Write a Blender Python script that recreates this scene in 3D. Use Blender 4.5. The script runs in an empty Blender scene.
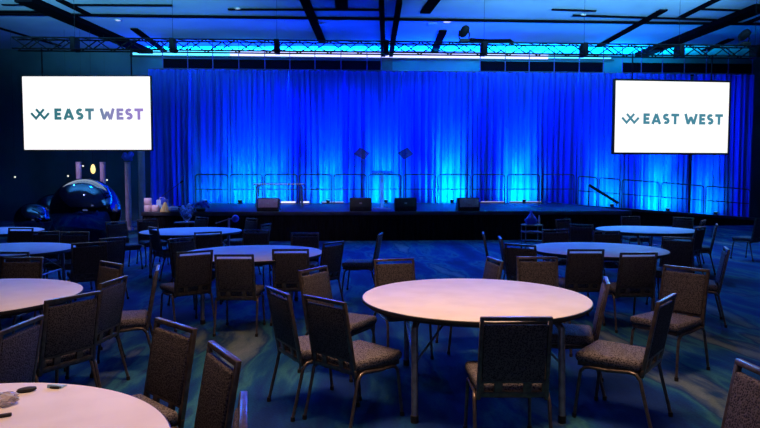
import bpy, bmesh, math, random
from mathutils import Vector, Matrix
random.seed(4)
S = bpy.context.scene
C = S.collection
PI = math.pi

# ------------------------------------------------------------------ camera
F = 620.0; CH = 1.66
TH = math.atan(34.0/F)
PSI = math.radians(3.0)          # the room stands turned 3 degrees to the camera
def ray(px, py):
    a = (px-380)/F; b = -(py-214)/F
    return Vector((a, math.cos(TH)+b*math.sin(TH), -math.sin(TH)+b*math.cos(TH)))
def at(px, py, z):
    d = ray(px, py); t = (z-CH)/d.z
    return Vector((d.x*t, d.y*t, z))
def uv(p):
    return Vector((p.x*math.cos(PSI)+p.y*math.sin(PSI), -p.x*math.sin(PSI)+p.y*math.cos(PSI), p.z))
def rm(u, v, z):
    return Vector((u*math.cos(PSI)-v*math.sin(PSI), u*math.sin(PSI)+v*math.cos(PSI), z))
def atv(px, py, v):               # room coordinates of a pixel at room depth v
    d = uv(ray(px, py)); t = v/d.y
    return Vector((d.x*t, v, CH+d.z*t))

cam = bpy.data.cameras.new('camera'); co = bpy.data.objects.new('camera', cam); C.objects.link(co)
cam.sensor_width = 36; cam.lens = 36*F/760; cam.clip_end = 200
co.location = (0, 0, CH); co.rotation_euler = (PI/2-TH, 0, 0)
S.camera = co
S.view_settings.view_transform = 'Standard'; S.view_settings.look = 'None'
S.view_settings.gamma = 1; S.view_settings.exposure = 0; S.view_settings.use_curve_mapping = False

# ------------------------------------------------------------------ materials
def mat(name, col, rough=.6, metal=0, spec=.5, emit=None, es=0, trans=0, alpha=1, coat=0):
    m = bpy.data.materials.new(name); m.use_nodes = True
    b = m.node_tree.nodes['Principled BSDF']
    b.inputs['Base Color'].default_value = (*col, 1)
    b.inputs['Roughness'].default_value = rough; b.inputs['Metallic'].default_value = metal
    b.inputs['Specular IOR Level'].default_value = spec
    b.inputs['Transmission Weight'].default_value = trans
    b.inputs['Coat Weight'].default_value = coat
    b.inputs['Alpha'].default_value = alpha
    if emit:
        b.inputs['Emission Color'].default_value = (*emit, 1); b.inputs['Emission Strength'].default_value = es
    return m
def noisy(m, c1, c2, scale, detail=2, coord='Object', lo=.4, hi=.6, kind='noise', bump=0, stretch=None, bscale=None):
    nt = m.node_tree; N = nt.nodes; L = nt.links; b = N['Principled BSDF']
    tc = N.new('ShaderNodeTexCoord'); src = tc.outputs[coord]
    mp = N.new('ShaderNodeMapping'); L.new(src, mp.inputs[0]); src = mp.outputs[0]
    if stretch: mp.inputs['Scale'].default_value = stretch
    if kind == 'noise':
        t = N.new('ShaderNodeTexNoise'); t.inputs['Detail'].default_value = detail; o = t.outputs['Fac']
    else:
        t = N.new('ShaderNodeTexVoronoi'); o = t.outputs['Distance']
    t.inputs['Scale'].default_value = scale; L.new(src, t.inputs['Vector'])
    r = N.new('ShaderNodeValToRGB'); r.color_ramp.elements[0].position = lo; r.color_ramp.elements[1].position = hi
    r.color_ramp.elements[0].color = (*c1, 1); r.color_ramp.elements[1].color = (*c2, 1)
    L.new(o, r.inputs[0]); L.new(r.outputs[0], b.inputs['Base Color'])
    if bump:
        bp = N.new('ShaderNodeBump'); bp.inputs['Strength'].default_value = bump; bp.inputs['Distance'].default_value = .01
        L.new(o, bp.inputs['Height']); L.new(bp.outputs[0], b.inputs['Normal'])
    return m
M = {}
M['frame'] = noisy(mat('bronze_metal', (.2,.16,.13), .3, .6), (.10,.083,.075), (.15,.125,.11), 30)
M['fabric'] = noisy(mat('patterned_fabric', (.1,.1,.1), .85, spec=.25), (.014,.014,.022), (.10,.09,.095), 105, kind='voronoi', lo=.3, hi=.55, bump=.3)
M['seatfab'] = noisy(mat('seat_fabric', (.1,.1,.1), .85, spec=.25), (.012,.011,.017), (.15,.14,.155), 92, kind='voronoi', lo=.28, hi=.55, bump=.3)
M['rubber'] = mat('black_rubber', (.015,.015,.015), .7)
M['table'] = noisy(mat('table_laminate', (.8,.78,.78), .62, spec=.3), (.74,.72,.72), (.8,.785,.785), 5, lo=.35, hi=.65)
M['edge'] = mat('black_edging', (.02,.02,.022), .5)
M['tleg'] = noisy(mat('steel_tube', (.3,.3,.32), .4, .7), (.24,.24,.26), (.34,.34,.36), 20)
M['black'] = noisy(mat('black_paint', (.012,.012,.014), .6), (.009,.009,.011), (.018,.018,.02), 12)
M['hang'] = mat('hanger_violet', (.12,.08,.2), .7, spec=.1)
M['slot'] = mat('slot_black', (.004,.004,.006), 1, spec=0)
M['skirt'] = noisy(mat('black_cloth', (.006,.006,.009), .9, spec=.1), (.004,.004,.006), (.01,.01,.014), 6, stretch=(6,6,.4))
M['deck'] = noisy(mat('stage_deck', (.03,.03,.04), .45), (.02,.02,.03), (.045,.045,.06), 3)
M['rail'] = mat('galvanised_rail', (.10,.10,.12), .4, .5)
M['truss'] = mat('truss_black', (.006,.006,.01), .7, 0, spec=.2)
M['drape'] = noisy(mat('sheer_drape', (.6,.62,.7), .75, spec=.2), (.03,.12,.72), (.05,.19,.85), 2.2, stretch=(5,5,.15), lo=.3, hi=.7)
M['white'] = mat('white_plastic', (.75,.73,.74), .4)
M['glass'] = mat('clear_plastic', (.9,.95,1), .08, trans=.95)
M['chrome'] = mat('mirror_foil', (.10,.17,.30), .07, 1)
M['pillar'] = noisy(mat('lilac_plinth', (.5,.42,.55), .6), (.46,.38,.52), (.55,.46,.6), 4)
M['led_spill_w'] = mat('led_and_spill_white', (.1,.1,.1), emit=(.62,.62,1), es=1.7)  # white of the cove strip and of the painted uplight spill
M['ledc'] = mat('led_cyan', (.1,.1,.1), emit=(.1,.6,1), es=2)
M['gold'] = mat('gold_lamp', (.3,.2,.05), emit=(1,.72,.25), es=1.6)
M['bulb'] = mat('warm_bulb', (.3,.3,.2), emit=(.9,.9,.7), es=1.2)
M['blue'] = mat('blue_plastic', (.03,.09,.7), .5)
M['yellow'] = mat('yellow_cloth', (.75,.55,.2), .7)
M['pink'] = mat('pale_pink', (.8,.6,.68), .6)
M['paleblue'] = mat('pale_blue', (.35,.5,.75), .6)
M['grille'] = noisy(mat('speaker_grille', (.1,.09,.1), .7), (.28,.2,.26), (.42,.32,.4), 60)
M['acrylic'] = mat('acrylic', (.75,.9,1), .15, trans=.7)
M['tint'] = mat('smoked_glass', (.05,.08,.2), .08, alpha=.62)
M['wood'] = mat('brown_tray', (.25,.14,.08), .5)
M['card'] = mat('card_blue', (.45,.72,.85), .4)
M['lamp'] = mat('downlight', (.6,.6,.6), emit=(.9,.85,.95), es=.55)
M['lampd'] = mat('downlight_dim', (.4,.4,.45), .4)
M['wall'] = noisy(mat('teal_wall', (.05,.085,.09), .8), (.03,.075,.09), (.045,.11,.13), .7)
M['wallside'] = noisy(mat('dark_wall', (.03,.035,.05), .8), (.02,.025,.035), (.04,.045,.06), 1)
M['ceil'] = noisy(mat('ceiling_paint', (.45,.5,.52), .8), (.40,.46,.49), (.5,.55,.57), .5)

# carpet: long brushed strokes of navy, blue, teal and grey
def carpet():
    m = mat('carpet', (.05,.1,.2), .95, spec=.1)
    nt = m.node_tree; N = nt.nodes; L = nt.links; b = N['Principled BSDF']
    tc = N.new('ShaderNodeTexCoord')
    mp = N.new('ShaderNodeMapping'); mp.inputs['Rotation'].default_value = (0,0,math.radians(28)); mp.inputs['Scale'].default_value = (2.0,.5,1)
    L.new(tc.outputs['Object'], mp.inputs[0])
    n0 = N.new('ShaderNodeTexNoise'); n0.inputs['Scale'].default_value = .35; L.new(tc.outputs['Object'], n0.inputs['Vector'])
    mx = N.new('ShaderNodeVectorMath'); mx.operation = 'MULTIPLY_ADD'; mx.inputs[1].default_value = (1.1,1.1,0)
    L.new(n0.outputs['Color'], mx.inputs[0]); L.new(mp.outputs[0], mx.inputs[2])
    n1 = N.new('ShaderNodeTexNoise'); n1.inputs['Scale'].default_value = .8; n1.inputs['Detail'].default_value = 5; n1.inputs['Roughness'].default_value = .55
    L.new(mx.outputs[0], n1.inputs['Vector'])
    r = N.new('ShaderNodeValToRGB'); e = r.color_ramp.elements
    e[0].position = .33; e[0].color = (.008,.03,.13,1)
    e[1].position = .74; e[1].color = (.26,.32,.33,1)
    for p, c in ((.43,(.010,.045,.19)),(.49,(.012,.09,.22)),(.53,(.04,.19,.23)),(.57,(.014,.06,.17)),(.63,(.14,.21,.22))):
        x = e.new(p); x.color = (*c,1)
    L.new(n1.outputs['Fac'], r.inputs[0])
    n2 = N.new('ShaderNodeTexNoise'); n2.inputs['Scale'].default_value = 55
    L.new(tc.outputs['Object'], n2.inputs['Vector'])
    mm = N.new('ShaderNodeMix'); mm.data_type = 'RGBA'; mm.blend_type = 'MULTIPLY'; mm.inputs[0].default_value = .5
    L.new(r.outputs[0], mm.inputs[6]); L.new(n2.outputs['Fac'], mm.inputs[7]); L.new(mm.outputs[2], b.inputs['Base Color'])
    bp = N.new('ShaderNodeBump'); bp.inputs['Strength'].default_value = .25; bp.inputs['Distance'].default_value = .01
    L.new(n2.outputs['Fac'], bp.inputs['Height']); L.new(bp.outputs[0], b.inputs['Normal'])
    return m
M['carpet'] = carpet()

# ------------------------------------------------------------------ mesh helpers
def box(bm, c, s, bev=0, seg=2, rot=None):
    r = bmesh.ops.create_cube(bm, size=1)
    vs = r['verts']
    bmesh.ops.scale(bm, vec=s, verts=vs)
    if bev:
        es = list({e for v in vs for e in v.link_edges})
        q = bmesh.ops.bevel(bm, geom=es, offset=bev, segments=seg, affect='EDGES', profile=.5)
        vs = list({v for f in q['faces'] for v in f.verts} | {v for v in vs if v.is_valid})
    if rot: bmesh.ops.rotate(bm, cent=(0,0,0), matrix=rot, verts=vs)
    bmesh.ops.translate(bm, vec=c, verts=vs)
    return vs
def tube(bm, pts, r, seg=8, r2=None):
    pts = [Vector(p) for p in pts]; n = len(pts); rings = []
    d0 = (pts[1]-pts[0]).normalized()
    up = Vector((0,0,1)) if abs(d0.z) < .9 else Vector((1,0,0))
    nx = d0.cross(up).normalized()
    for i, p in enumerate(pts):
        if i == 0: d = pts[1]-pts[0]
        elif i == n-1: d = pts[-1]-pts[-2]
        else: d = (pts[i+1]-pts[i]).normalized()+(pts[i]-pts[i-1]).normalized()
        d.normalize(); nx = (nx-d*nx.dot(d)).normalized(); ny = d.cross(nx)
        rr = r if r2 is None else r+(r2-r)*i/(n-1)
        rings.append([bm.verts.new(p+(nx*math.cos(2*PI*k/seg)+ny*math.sin(2*PI*k/seg))*rr) for k in range(seg)])
    for a, b in zip(rings, rings[1:]):
        for k in range(seg): bm.faces.new((a[k], a[(k+1)%seg], b[(k+1)%seg], b[k]))
    bm.faces.new(rings[0][::-1]); bm.faces.new(rings[-1])
def lathe(bm, prof, seg=32, c=(0,0,0)):
    rings = []
    for r, z in prof:
        rings.append([bm.verts.new((c[0]+r*math.cos(2*PI*k/seg), c[1]+r*math.sin(2*PI*k/seg), c[2]+z)) for k in range(seg)])
    for a, b in zip(rings, rings[1:]):
        for k in range(seg): bm.faces.new((a[k], a[(k+1)%seg], b[(k+1)%seg], b[k]))
    bm.faces.new(rings[0][::-1]); bm.faces.new(rings[-1])
def obj(name, bm, m, parent=None, loc=(0,0,0), rz=0, smooth=True):
    bmesh.ops.recalc_face_normals(bm, faces=bm.faces)
    me = bpy.data.meshes.new(name); bm.to_mesh(me); bm.free()
    if smooth:
        me.polygons.foreach_set('use_smooth', [True]*len(me.polygons))
        me.set_sharp_from_angle(angle=math.radians(40))
    me.materials.append(m)
    o = bpy.data.objects.new(name, me); C.objects.link(o)
    o.location = loc; o.rotation_euler = (0,0,rz)
    if parent: o.parent = parent
    return o
def tag(o, label, cat, group=None, kind=None):
    if label: o['label'] = label
    if cat: o['category'] = cat
    if group: o['group'] = group
    if kind: o['kind'] = kind
    return o
def thing(name, label, cat, loc=(0,0,0), rz=0, group=None):
    o = bpy.data.objects.new(name, None); C.objects.link(o); o.empty_display_size = .1
    o.location = loc; o.rotation_euler = (0,0,rz)
    return tag(o, label, cat, group)
def struct(name, bm, m, label=None, smooth=False, **k):
    o = obj(name, bm, m, smooth=smooth, **k); o['kind'] = 'structure'
    if label: o['label'] = label
    return o
def copy_tree(o, parent=None):
    c = o.copy(); C.objects.link(c)
    if parent: c.parent = parent
    for ch in list(o.children): copy_tree(ch, c)
    return c
B = bmesh.new

# ------------------------------------------------------------------ room shell
HC = 6.9; VW = 26.0; UL = -17.0; UR = 18.5; VB = -5.0
b = B(); box(b, ((UL+UR)/2,(VB+VW)/2,-.05), (UR-UL,VW-VB,.1)); struct('floor', b, M['carpet'], 'blue, teal and grey brushed pattern carpet', rz=PSI)
b = B(); box(b, ((UL+UR)/2,(VB+VW)/2,HC+.05), (UR-UL,VW-VB,.1)); struct('ceiling', b, M['ceil'], rz=PSI)
b = B(); box(b, ((UL+UR)/2,VW+.1,HC/2), (UR-UL+.4,.2,HC)); struct('wall_back', b, M['wall'], rz=PSI)
b = B(); box(b, ((UL+UR)/2,VB-.1,HC/2), (UR-UL+.4,.2,HC)); struct('wall_front', b, M['wallside'], rz=PSI)
b = B(); box(b, (UL-.1,(VB+VW)/2,HC/2), (.2,VW-VB,HC)); struct('wall_left', b, M['wallside'], rz=PSI)
b = B(); box(b, (UR+.1,(VB+VW)/2,HC/2), (.2,VW-VB,HC)); struct('wall_right', b, M['wallside'], rz=PSI)

# ceiling slots and beams: (px0,py0,px1,py1,width,depth)
slots = [(23,-4,158,55,.36,.16),(763,4,641,53,.42,.16),(-20,20.5,790,28.5,.14,.05),
 (304,-3,322,40,.22,.08),(59,-1,88,13.5,.17,.05),(341,-3,342,9,.3,.05),(425,12,436,-3,.26,.05),(434,52,443,30,.22,.05),
 (598,46,664,9,.2,.05),(682,16,718,-2,.17,.05),(134,28,168,53,.2,.05),(744,23,765,15,.17,.05),(704,50,731,38.5,.2,.05),
 (-10,10.5,41,10.7,.1,.04),(72,4,172,4.5,.08,.04),(228,8.5,380,9,.08,.04),(573,14.5,716,19,.1,.04),(700,8,775,11,.08,.04),
 (552,8.5,596,10,.07,.04),(-5,26,60,45,.1,.04),(2,4,50,4,.06,.03)]
cutlen = 0
for i, (x0,y0,x1,y1,w,dp) in enumerate(slots):
    w *= 1.5 if i == 0 else 1.25
    a = uv(at(x0,y0,HC)); c = uv(at(x1,y1,HC))
    if i == 2: c.y = a.y = 20.4
    for p, q in ((a,c),(c,a)):
        if p.y > VW-.05:
            t = (VW-.05-q.y)/(p.y-q.y); p.x = q.x+(p.x-q.x)*t; p.y = VW-.05
    d = c-a; ang = math.atan2(d.y, d.x); mid = (a+c)/2
    b = B()
    r = box(b, (0,0,0), (d.length,w,dp), rot=Matrix.Rotation(ang,3,'Z'))
    bmesh.ops.translate(b, vec=(mid.x,mid.y,HC-dp/2-.0006*i), verts=r)
    struct('trim_%d' % (i+1), b, M['slot'], 'black recessed slot running across the ceiling', rz=PSI)
# centre track: two dark rails with blue lit ceiling between, running to the wall
k = len(slots)
for (x0,x1) in ((381.5,383.5),(399.5,391)):
    a = uv(at(x0,-3,HC)); c = uv(at(x1,52,HC)); c.y = min(c.y, VW-.05)
    d = c-a; ang = math.atan2(d.y,d.x); mid = (a+c)/2; k += 1
    b = B(); r = box(b, (0,0,0), (d.length,.16,.2), rot=Matrix.Rotation(ang,3,'Z'))
    bmesh.ops.translate(b, vec=(mid.x,mid.y,HC-.1), verts=r)
    struct('trim_%d' % k, b, M['slot'], 'dark rail of the wide centre ceiling track', rz=PSI)
k += 1
a = atv(381,60,25.8); c = atv(392.5,60,25.8)
b = B(); box(b, ((a.x+c.x)/2,25.9,5.2), (c.x-a.x,.16,3.4)); struct('trim_%d' % k, b, M['black'], 'dark pilaster on back wall below the centre ceiling track', rz=PSI)
# downlights
for px, py, m, lab in ((118,19.5,'lamp','small pale downlight above the left screen'),(238,8.3,'lamp','small lit downlight high left of centre in the ceiling'),
    (312.5,18.5,'lamp','small lit downlight beside the slanting slot left of centre'),(323,23.5,'lampd','pale oval disc on the ceiling just beyond the cross slot, left of centre'),
    (432,23.5,'lampd','wide pale oval disc on the blue ceiling right of the centre track'),(447,21,'lamp','small lit downlight right of the wide oval disc'),
    (583,14.5,'lamp','small pale downlight high right of centre'),(634,25.5,'lampd','small dim disc where two ceiling slots cross at right')):
    p = at(px,py,HC); t = thing('ceiling_light', lab, 'ceiling light', (p.x,p.y,HC-.03), 0, 'ceiling downlights')
    R = .16 if 'oval' in lab else .1
    b = B(); lathe(b, [(R,.028),(R,.01),(R*.85,0)], 20); obj('rim', b, M['lampd'], t)
    b = B(); lathe(b, [(R*.8,-.004),(R*.8,-.001)], 20); obj('lens', b, M[m], t)
# emissive cove strip on the back wall under the ceiling
a = atv(133,55,25.8); c = atv(404,55,25.8); e = atv(611,55,25.8)
t = thing('cove_light', 'long glowing strip light high on back wall behind the truss', 'strip light', rm(0,25.82,HC-.1), PSI)
b = B(); box(b, (0,.09,0), (e.x-a.x+.3,.16,.06)); ho = obj('housing', b, M['black'], t); ho.location = ((a.x+e.x)/2,0,-.12)
x190 = atv(230,55,25.8).x; xm = atv(548,55,25.8).x
b = B(); box(b, (0,0,0), (x190-a.x,.1,.19)); o = obj('glow_strip', b, M['ledc'], t); o.location = ((a.x+x190)/2,0,0); o['label'] = 'cyan glowing end of strip'
b = B(); box(b, (0,0,0), (xm-x190,.1,.19)); o = obj('glow_strip', b, M['led_spill_w'], t); o.location = ((xm+x190)/2,0,0); o['label'] = 'white glowing middle of strip'
b = B(); box(b, (0,0,0), (e.x-xm,.1,.1)); o = obj('glow_strip', b, M['ledc'], t); o.location = ((e.x+xm)/2,0,0); o['label'] = 'cyan glowing end of strip'

# ------------------------------------------------------------------ drapes
VD = 23.8; ZT = 5.78
edges_px = [150,192,228,288,345,401,437,477,540,576,640,690,752]
names = ['dim outermost blue pleated drape right of the left screen',
 'dark blue pleated drape behind the mic stand and left railing end',
 'brighter pleated drape whose left seam glows pale, left of the white-topped stage table',
 'pleated drape behind the right end of the white-topped stage table',
 'pleated drape directly behind the clear lectern and teleprompters',
 'pleated drape just right of the lectern, behind the third stage monitor',
 'pleated drape with the broad bright cyan pool at its foot, above the rightmost monitor',
 'pleated drape with a bright cyan pool, one right of the widest cyan pool',
 'dark unlit blue drape at the right end of the straight railings',
 'pleated drape hanging behind the left half of the right screen',
 'pleated drape under the right screen with a cyan pool along the ramp',
 'outermost right pleated drape beyond the right screen']
for i in range(12):
    u0 = atv(edges_px[i],150,VD).x; u1 = atv(edges_px[i+1],150,VD).x
    W = u1-u0; nx = int(W/.022); nz = 26
    rs = random.Random(i*7+3)
    ph = [rs.uniform(0,6.28) for _ in range(6)]
    b = B(); rows = []
    for j in range(nz+1):
        h = j/nz; z = .02+(ZT-.02)*h; row = []
        for q in range(nx+1):
            x = W*q/nx
            g = x+.05*math.sin(h*2.2+ph[4]+x*2)*(1-h)
            y = .07*(1-2*abs(math.sin(g*PI/.25+ph[0]+1.5*math.sin(g*2.1+ph[1])))**.8)+.022*math.sin(g*2*PI/.09+ph[2]+math.sin(g*5))*(.35+.65*h)+.035*math.sin(g*2*PI/.71+ph[3])
            y *= (1.05+.5*(1-h))
            row.append(b.verts.new((x-W/2+(.02 if i%2 else 0), y, z)))
        rows.append(row)
    for r0, r1 in zip(rows, rows[1:]):
        for q in range(nx): b.faces.new((r0[q],r0[q+1],r1[q+1],r1[q]))
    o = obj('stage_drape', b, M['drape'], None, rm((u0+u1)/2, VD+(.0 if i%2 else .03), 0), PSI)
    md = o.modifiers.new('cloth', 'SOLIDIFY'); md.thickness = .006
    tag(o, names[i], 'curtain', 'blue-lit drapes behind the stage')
# drape pipe
ua = atv(150,70,VD).x; ub = atv(753,70,VD).x
b = B(); tube(b, [(-(ub-ua)/2,0,0),((ub-ua)/2,0,0)], .03); o = obj('curtain_rail', b, M['rail'], None, rm((ua+ub)/2,VD+.05,ZT+.03), PSI)
tag(o, 'long metal pipe carrying the tops of the blue drapes', 'curtain rail')
# header panels hung above the drapes
def header(pxs, label, hp):
    u0 = atv(pxs[0],64,24.3).x; u1 = atv(pxs[-1],64,24.3).x
    t = thing('header_panels', label, 'header panel row', rm((u0+u1)/2,24.3,ZT+.02), PSI, 'black panel rows above the drapes')
    for p0, p1 in zip(pxs, pxs[1:]):
        a0 = atv(p0,64,24.3).x-(u0+u1)/2; a1 = atv(p1,64,24.3).x-(u0+u1)/2
        b = B(); box(b, (0,0,hp/2), (a1-a0-.03,.05,hp), .008); o = obj('panel', b, M['slot'], t); o.location = ((a0+a1)/2,0,0)
    for p0 in pxs:
        a0 = atv(p0,64,24.3).x-(u0+u1)/2
        b = B(); tube(b, [(0,-.035,-.06),(0,-.035,HC-ZT-.02)], .018, 6); o = obj('hanger', b, M['hang'], t); o.location = (a0,0,0)
header([163,188,213,239,265,290,315,341,367,381], 'row of black panels above the drapes left of the ceiling track', .47)
header([480,505,529,554,579,603], 'row of black panels above the drapes right of the ceiling track', .5)
header([622,641,662,684,706,728,752], 'row of black panels above the right screen', .5)

# ------------------------------------------------------------------ stage
ZS = .8; VF = 16.9; VR = 23.35
sl = atv(141,215,VF).x; sr = atv(632,215,VF).x
t = thing('stage_platform', 'long low black stage platform in front of the blue drapes', 'stage', rm(0,0,0), PSI)
b = B(); box(b, ((sl+sr)/2,(VF+VR)/2,ZS-.05), (sr-sl,VR-VF,.1), .01); obj('deck', b, M['deck'], t)
b = B()
n = 420; top = []; bot = []
for q in range(n+1):
    x = sl+.03+(sr-sl-.06)*q/n; y = VF+.03+.014*math.sin(x*2*PI/.16+math.sin(x*3))
    top.append(b.verts.new((x,y,ZS-.1))); bot.append(b.verts.new((x,y-.01,0)))
for s in (sr-.04,):
    top.append(b.verts.new((s,VR,ZS-.1))); bot.append(b.verts.new((s,VR,0)))
top.insert(0,b.verts.new((sl+.04,VR,ZS-.1))); bot.insert(0,b.verts.new((sl+.04,VR,0)))
for q in range(len(top)-1): b.faces.new((bot[q],bot[q+1],top[q+1],top[q]))
sk = obj('skirt', b, M['skirt'], t); sk['label'] = 'pleated black cloth skirt'
# guard rails
def guard(w, slope=0):
    b = B(); h = 1.06; r = .1
    def z(x): return -slope*(x+w/2)
    pts = [(-w/2,0,z(-w/2))]
    for k in range(6):
        a = PI-k*PI/10; x = -w/2+r+r*math.cos(a); pts.append((x,0,h-r+r*math.sin(a)+z(x)))
    for k in range(6):
        a = PI/2-k*PI/10; x = w/2-r+r*math.cos(a); pts.append((x,0,h-r+r*math.sin(a)+z(x)))
    pts.append((w/2,0,z(w/2)))
    tube(b, pts, .02, 8); return b, z
def guard_rail(px0, px1, v, zb, label, slope=0):
    u0 = atv(px0,190,v).x; u1 = atv(px1,190,v).x; w = u1-u0
    t = thing('guard_rail', label, 'railing', rm((u0+u1)/2,v,zb), PSI, 'guard rails along the back of the stage')
    b, z = guard(w, slope); obj('rail_frame', b, M['rail'], t)
    b = B(); tube(b, [(-w/2,0,.53+z(-w/2)),(w/2,0,.53+z(w/2))], .016, 8); obj('middle_rail', b, M['rail'], t)
step = 34.6; ordn = ['first','second','third','fourth','fifth','sixth','seventh','eighth','ninth','tenth']
for i in range(11):
    x0 = 194.5+step*i
    where = ('leftmost straight railing section at the back of the stage' if i==0 else
             '%s straight stage railing section counted from its left end' % (ordn[i] if i<10 else 'last'))
    guard_rail(x0+1.2, x0+step-1.2, 22.3, ZS, where)
# ramp on the right
VR0, VR1 = 21.9, 23.35
us = sr+.0; ue = atv(752,200,23.1).x
zr = lambda u: ZS-.02-(u-us)/(ue-us)*(ZS-.22)
t = thing('ramp', 'long black ramp sloping down from the right end of the stage', 'ramp', rm(0,0,0), PSI)
b = B()
vs = [b.verts.new(p) for p in ((us+.01,VR0,ZS-.01),(ue,VR0,.22),(ue,VR1,.22),(us+.01,VR1,ZS-.01),(us+.01,VR0,ZS-.1),(ue,VR0,.13),(ue,VR1,.13),(us+.01,VR1,ZS-.1))]
for f in ((0,1,2,3),(4,5,6,7),(0,1,5,4),(1,2,6,5),(2,3,7,6),(3,0,4,7)): b.faces.new([vs[k] for k in f])
obj('ramp_deck', b, M['deck'], t, smooth=False)
b = B()
vs = [b.verts.new(p) for p in ((us+.02,VR0+.03,ZS-.1),(ue-.02,VR0+.03,.13),(ue-.02,VR0+.03,0),(us+.02,VR0+.03,0),(ue-.02,VR1,.13),(ue-.02,VR1,0))]
b.faces.new(vs[:4]); b.faces.new((vs[1],vs[4],vs[5],vs[2])); obj('skirt', b, M['skirt'], t, smooth=False)
rp = [577,598,621,660,705,751]
for i in range(5):
    u0 = atv(rp[i]+1,190,22.3).x; u1 = atv(rp[i+1]-1,190,22.3).x
    zb = zr(u0) if u0 > us else ZS
    s = (zb-(zr(u1) if u1>us else ZS))/(u1-u0)
    guard_rail(rp[i]+1, rp[i+1]-1, 22.3, zb+.0, ['railing section where the stage meets the ramp','short upper railing section of the ramp','railing section of the ramp left of the right screen edge','sloping ramp railing section below the right screen','lowest sloping ramp railing section at far right'][i], s)
# stairs with handrail at the right end
t = thing('stage_stairs', 'black stairs with diagonal handrail at the right end of the stage', 'stairs', rm(sr+.02,19.2,0), PSI)
for i in range(3):
    b = B(); hgt = .6-.2*i; box(b, (.15+.3*i,0,hgt/2), (.3,1.1,hgt), .006); o = obj('step', b, M['black'], t)
a = atv(589,185,19.8); c = atv(618,203,19.8)
th2 = thing('handrail', 'dark diagonal handrail leaning down over the stage right edge', 'handrail', rm(a.x,19.8,ZS), PSI)
b = B(); tube(b, [(0,0,a.z-ZS),(c.x-a.x,0,c.z-ZS)], .045, 8); obj('grip_rail', b, M['black'], th2)
b = B(); tube(b, [(0,0,0),(0,0,a.z-ZS)], .02, 8); obj('post', b, M['rail'], th2)
b = B(); tube(b, [(c.x-a.x-.05,0,0),(c.x-a.x-.05,0,c.z-ZS+.02)], .02, 8); obj('post', b, M['rail'], th2)

# stage monitors
def wedge(px, label, m, v=17.35, yaw=0):
    p = atv(px,212,v); t = thing('stage_monitor', label, 'speaker', rm(p.x,v,ZS), PSI+yaw, 'wedge monitors on the stage lip')
    w = .6; prof = [(-.24,0),(.22,0),(.24,.06),(.1,.36),(-.16,.36),(-.26,.08)]
    b = B(); L_ = [b.verts.new((-w/2,y,z)) for y,z in prof]; R_ = [b.verts.new((w/2,y,z)) for y,z in prof]
    b.faces.new(L_); b.faces.new(R_[::-1])
    for k in range(6): b.faces.new((L_[k],L_[(k+1)%6],R_[(k+1)%6],R_[k]))
    bmesh.ops.bevel(b, geom=list(b.edges), offset=.012, segments=2, affect='EDGES'); obj('cabinet', b, M['black'], t)
    b = B(); r = box(b, (0,0,0), (w-.07,.012,.25), .004, rot=Matrix.Rotation(-.34,3,'X')); bmesh.ops.translate(b, vec=(0,-.226,.225), verts=r)
    g = obj('grille', b, m, t)
    b = B(); r = box(b, (0,0,0), (.07,.012,.04)); bmesh.ops.translate(b, vec=(0,-.225,.22), verts=r); o = obj('badge', b, M['lampd'], t); o.location=(0,-.012,0)
    b = B(); tube(b, [(w/2+.005,-.05,.2),(w/2+.02,-.05,.21),(w/2+.02,.05,.21),(w/2+.005,.05,.2)], .01, 6); obj('handle', b, M['rubber'], t)
M['grilled'] = noisy(mat('dark_grille', (.02,.02,.02), .7), (.012,.012,.014), (.03,.03,.03), 60)
wedge(269,'purplish grey wedge monitor in front of the white-topped stage table, leftmost of four',M['grille'])
wedge(360.5,'black wedge monitor just left of the clear lectern',M['grilled'])
wedge(405,'black wedge monitor just right of the clear lectern',M['grilled'])
wedge(467.5,'grey-fronted wedge monitor at the foot of the cyan pool, rightmost of four',M['grille'])
# white topped table on the stage
a = atv(256,184,20); c = atv(303,184,20); w = c.x-a.x; zt = .75
t = thing('folding_table', 'narrow pale-topped folding table standing on the stage at left', 'table', rm((a.x+c.x)/2,20,ZS), PSI)
b = B(); box(b, (0,0,zt-.02), (w+.1,.6,.04), .01); obj('tabletop', b, M['white'], t)
for sx in (-1,1):
    for sy in (-1,1):
        b = B(); tube(b, [(sx*(w/2-.12),sy*.24,zt-.04),(sx*(w/2-.05),sy*.24,zt-.12),(sx*(w/2-.03),sy*.24,0)], .022, 8); obj('leg', b, M['tleg'], t)
    b = B(); tube(b, [(sx*(w/2-.04),-.24,.2),(sx*(w/2-.04),.24,.2)], .014, 6); obj('stretcher', b, M['tleg'], t)
# lectern
p = atv(382,209,18.6)
t = thing('lectern', 'slim clear acrylic lectern with pale column at centre stage', 'lectern', rm(p.x,18.6,ZS), PSI)
b = B(); box(b, (0,0,.015), (.5,.4,.03), .008); obj('base_plate', b, M['acrylic'], t)
b = B(); box(b, (0,0,.53), (.1,.1,1.0), .01); obj('column', b, M['acrylic'], t)
b = B(); r = box(b, (0,0,0), (.62,.42,.025), .006, rot=Matrix.Rotation(math.radians(14),3,'X')); bmesh.ops.translate(b, vec=(0,0,1.08), verts=r); obj('reading_top', b, M['tint'], t)
b = B(); tube(b, [(0,.1,1.1),(0,.08,1.2),(0,-.02,1.27)], .008, 6); box(b, (0,-.03,1.275), (.03,.06,.03), .008); obj('microphone', b, M['black'], t)
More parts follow.
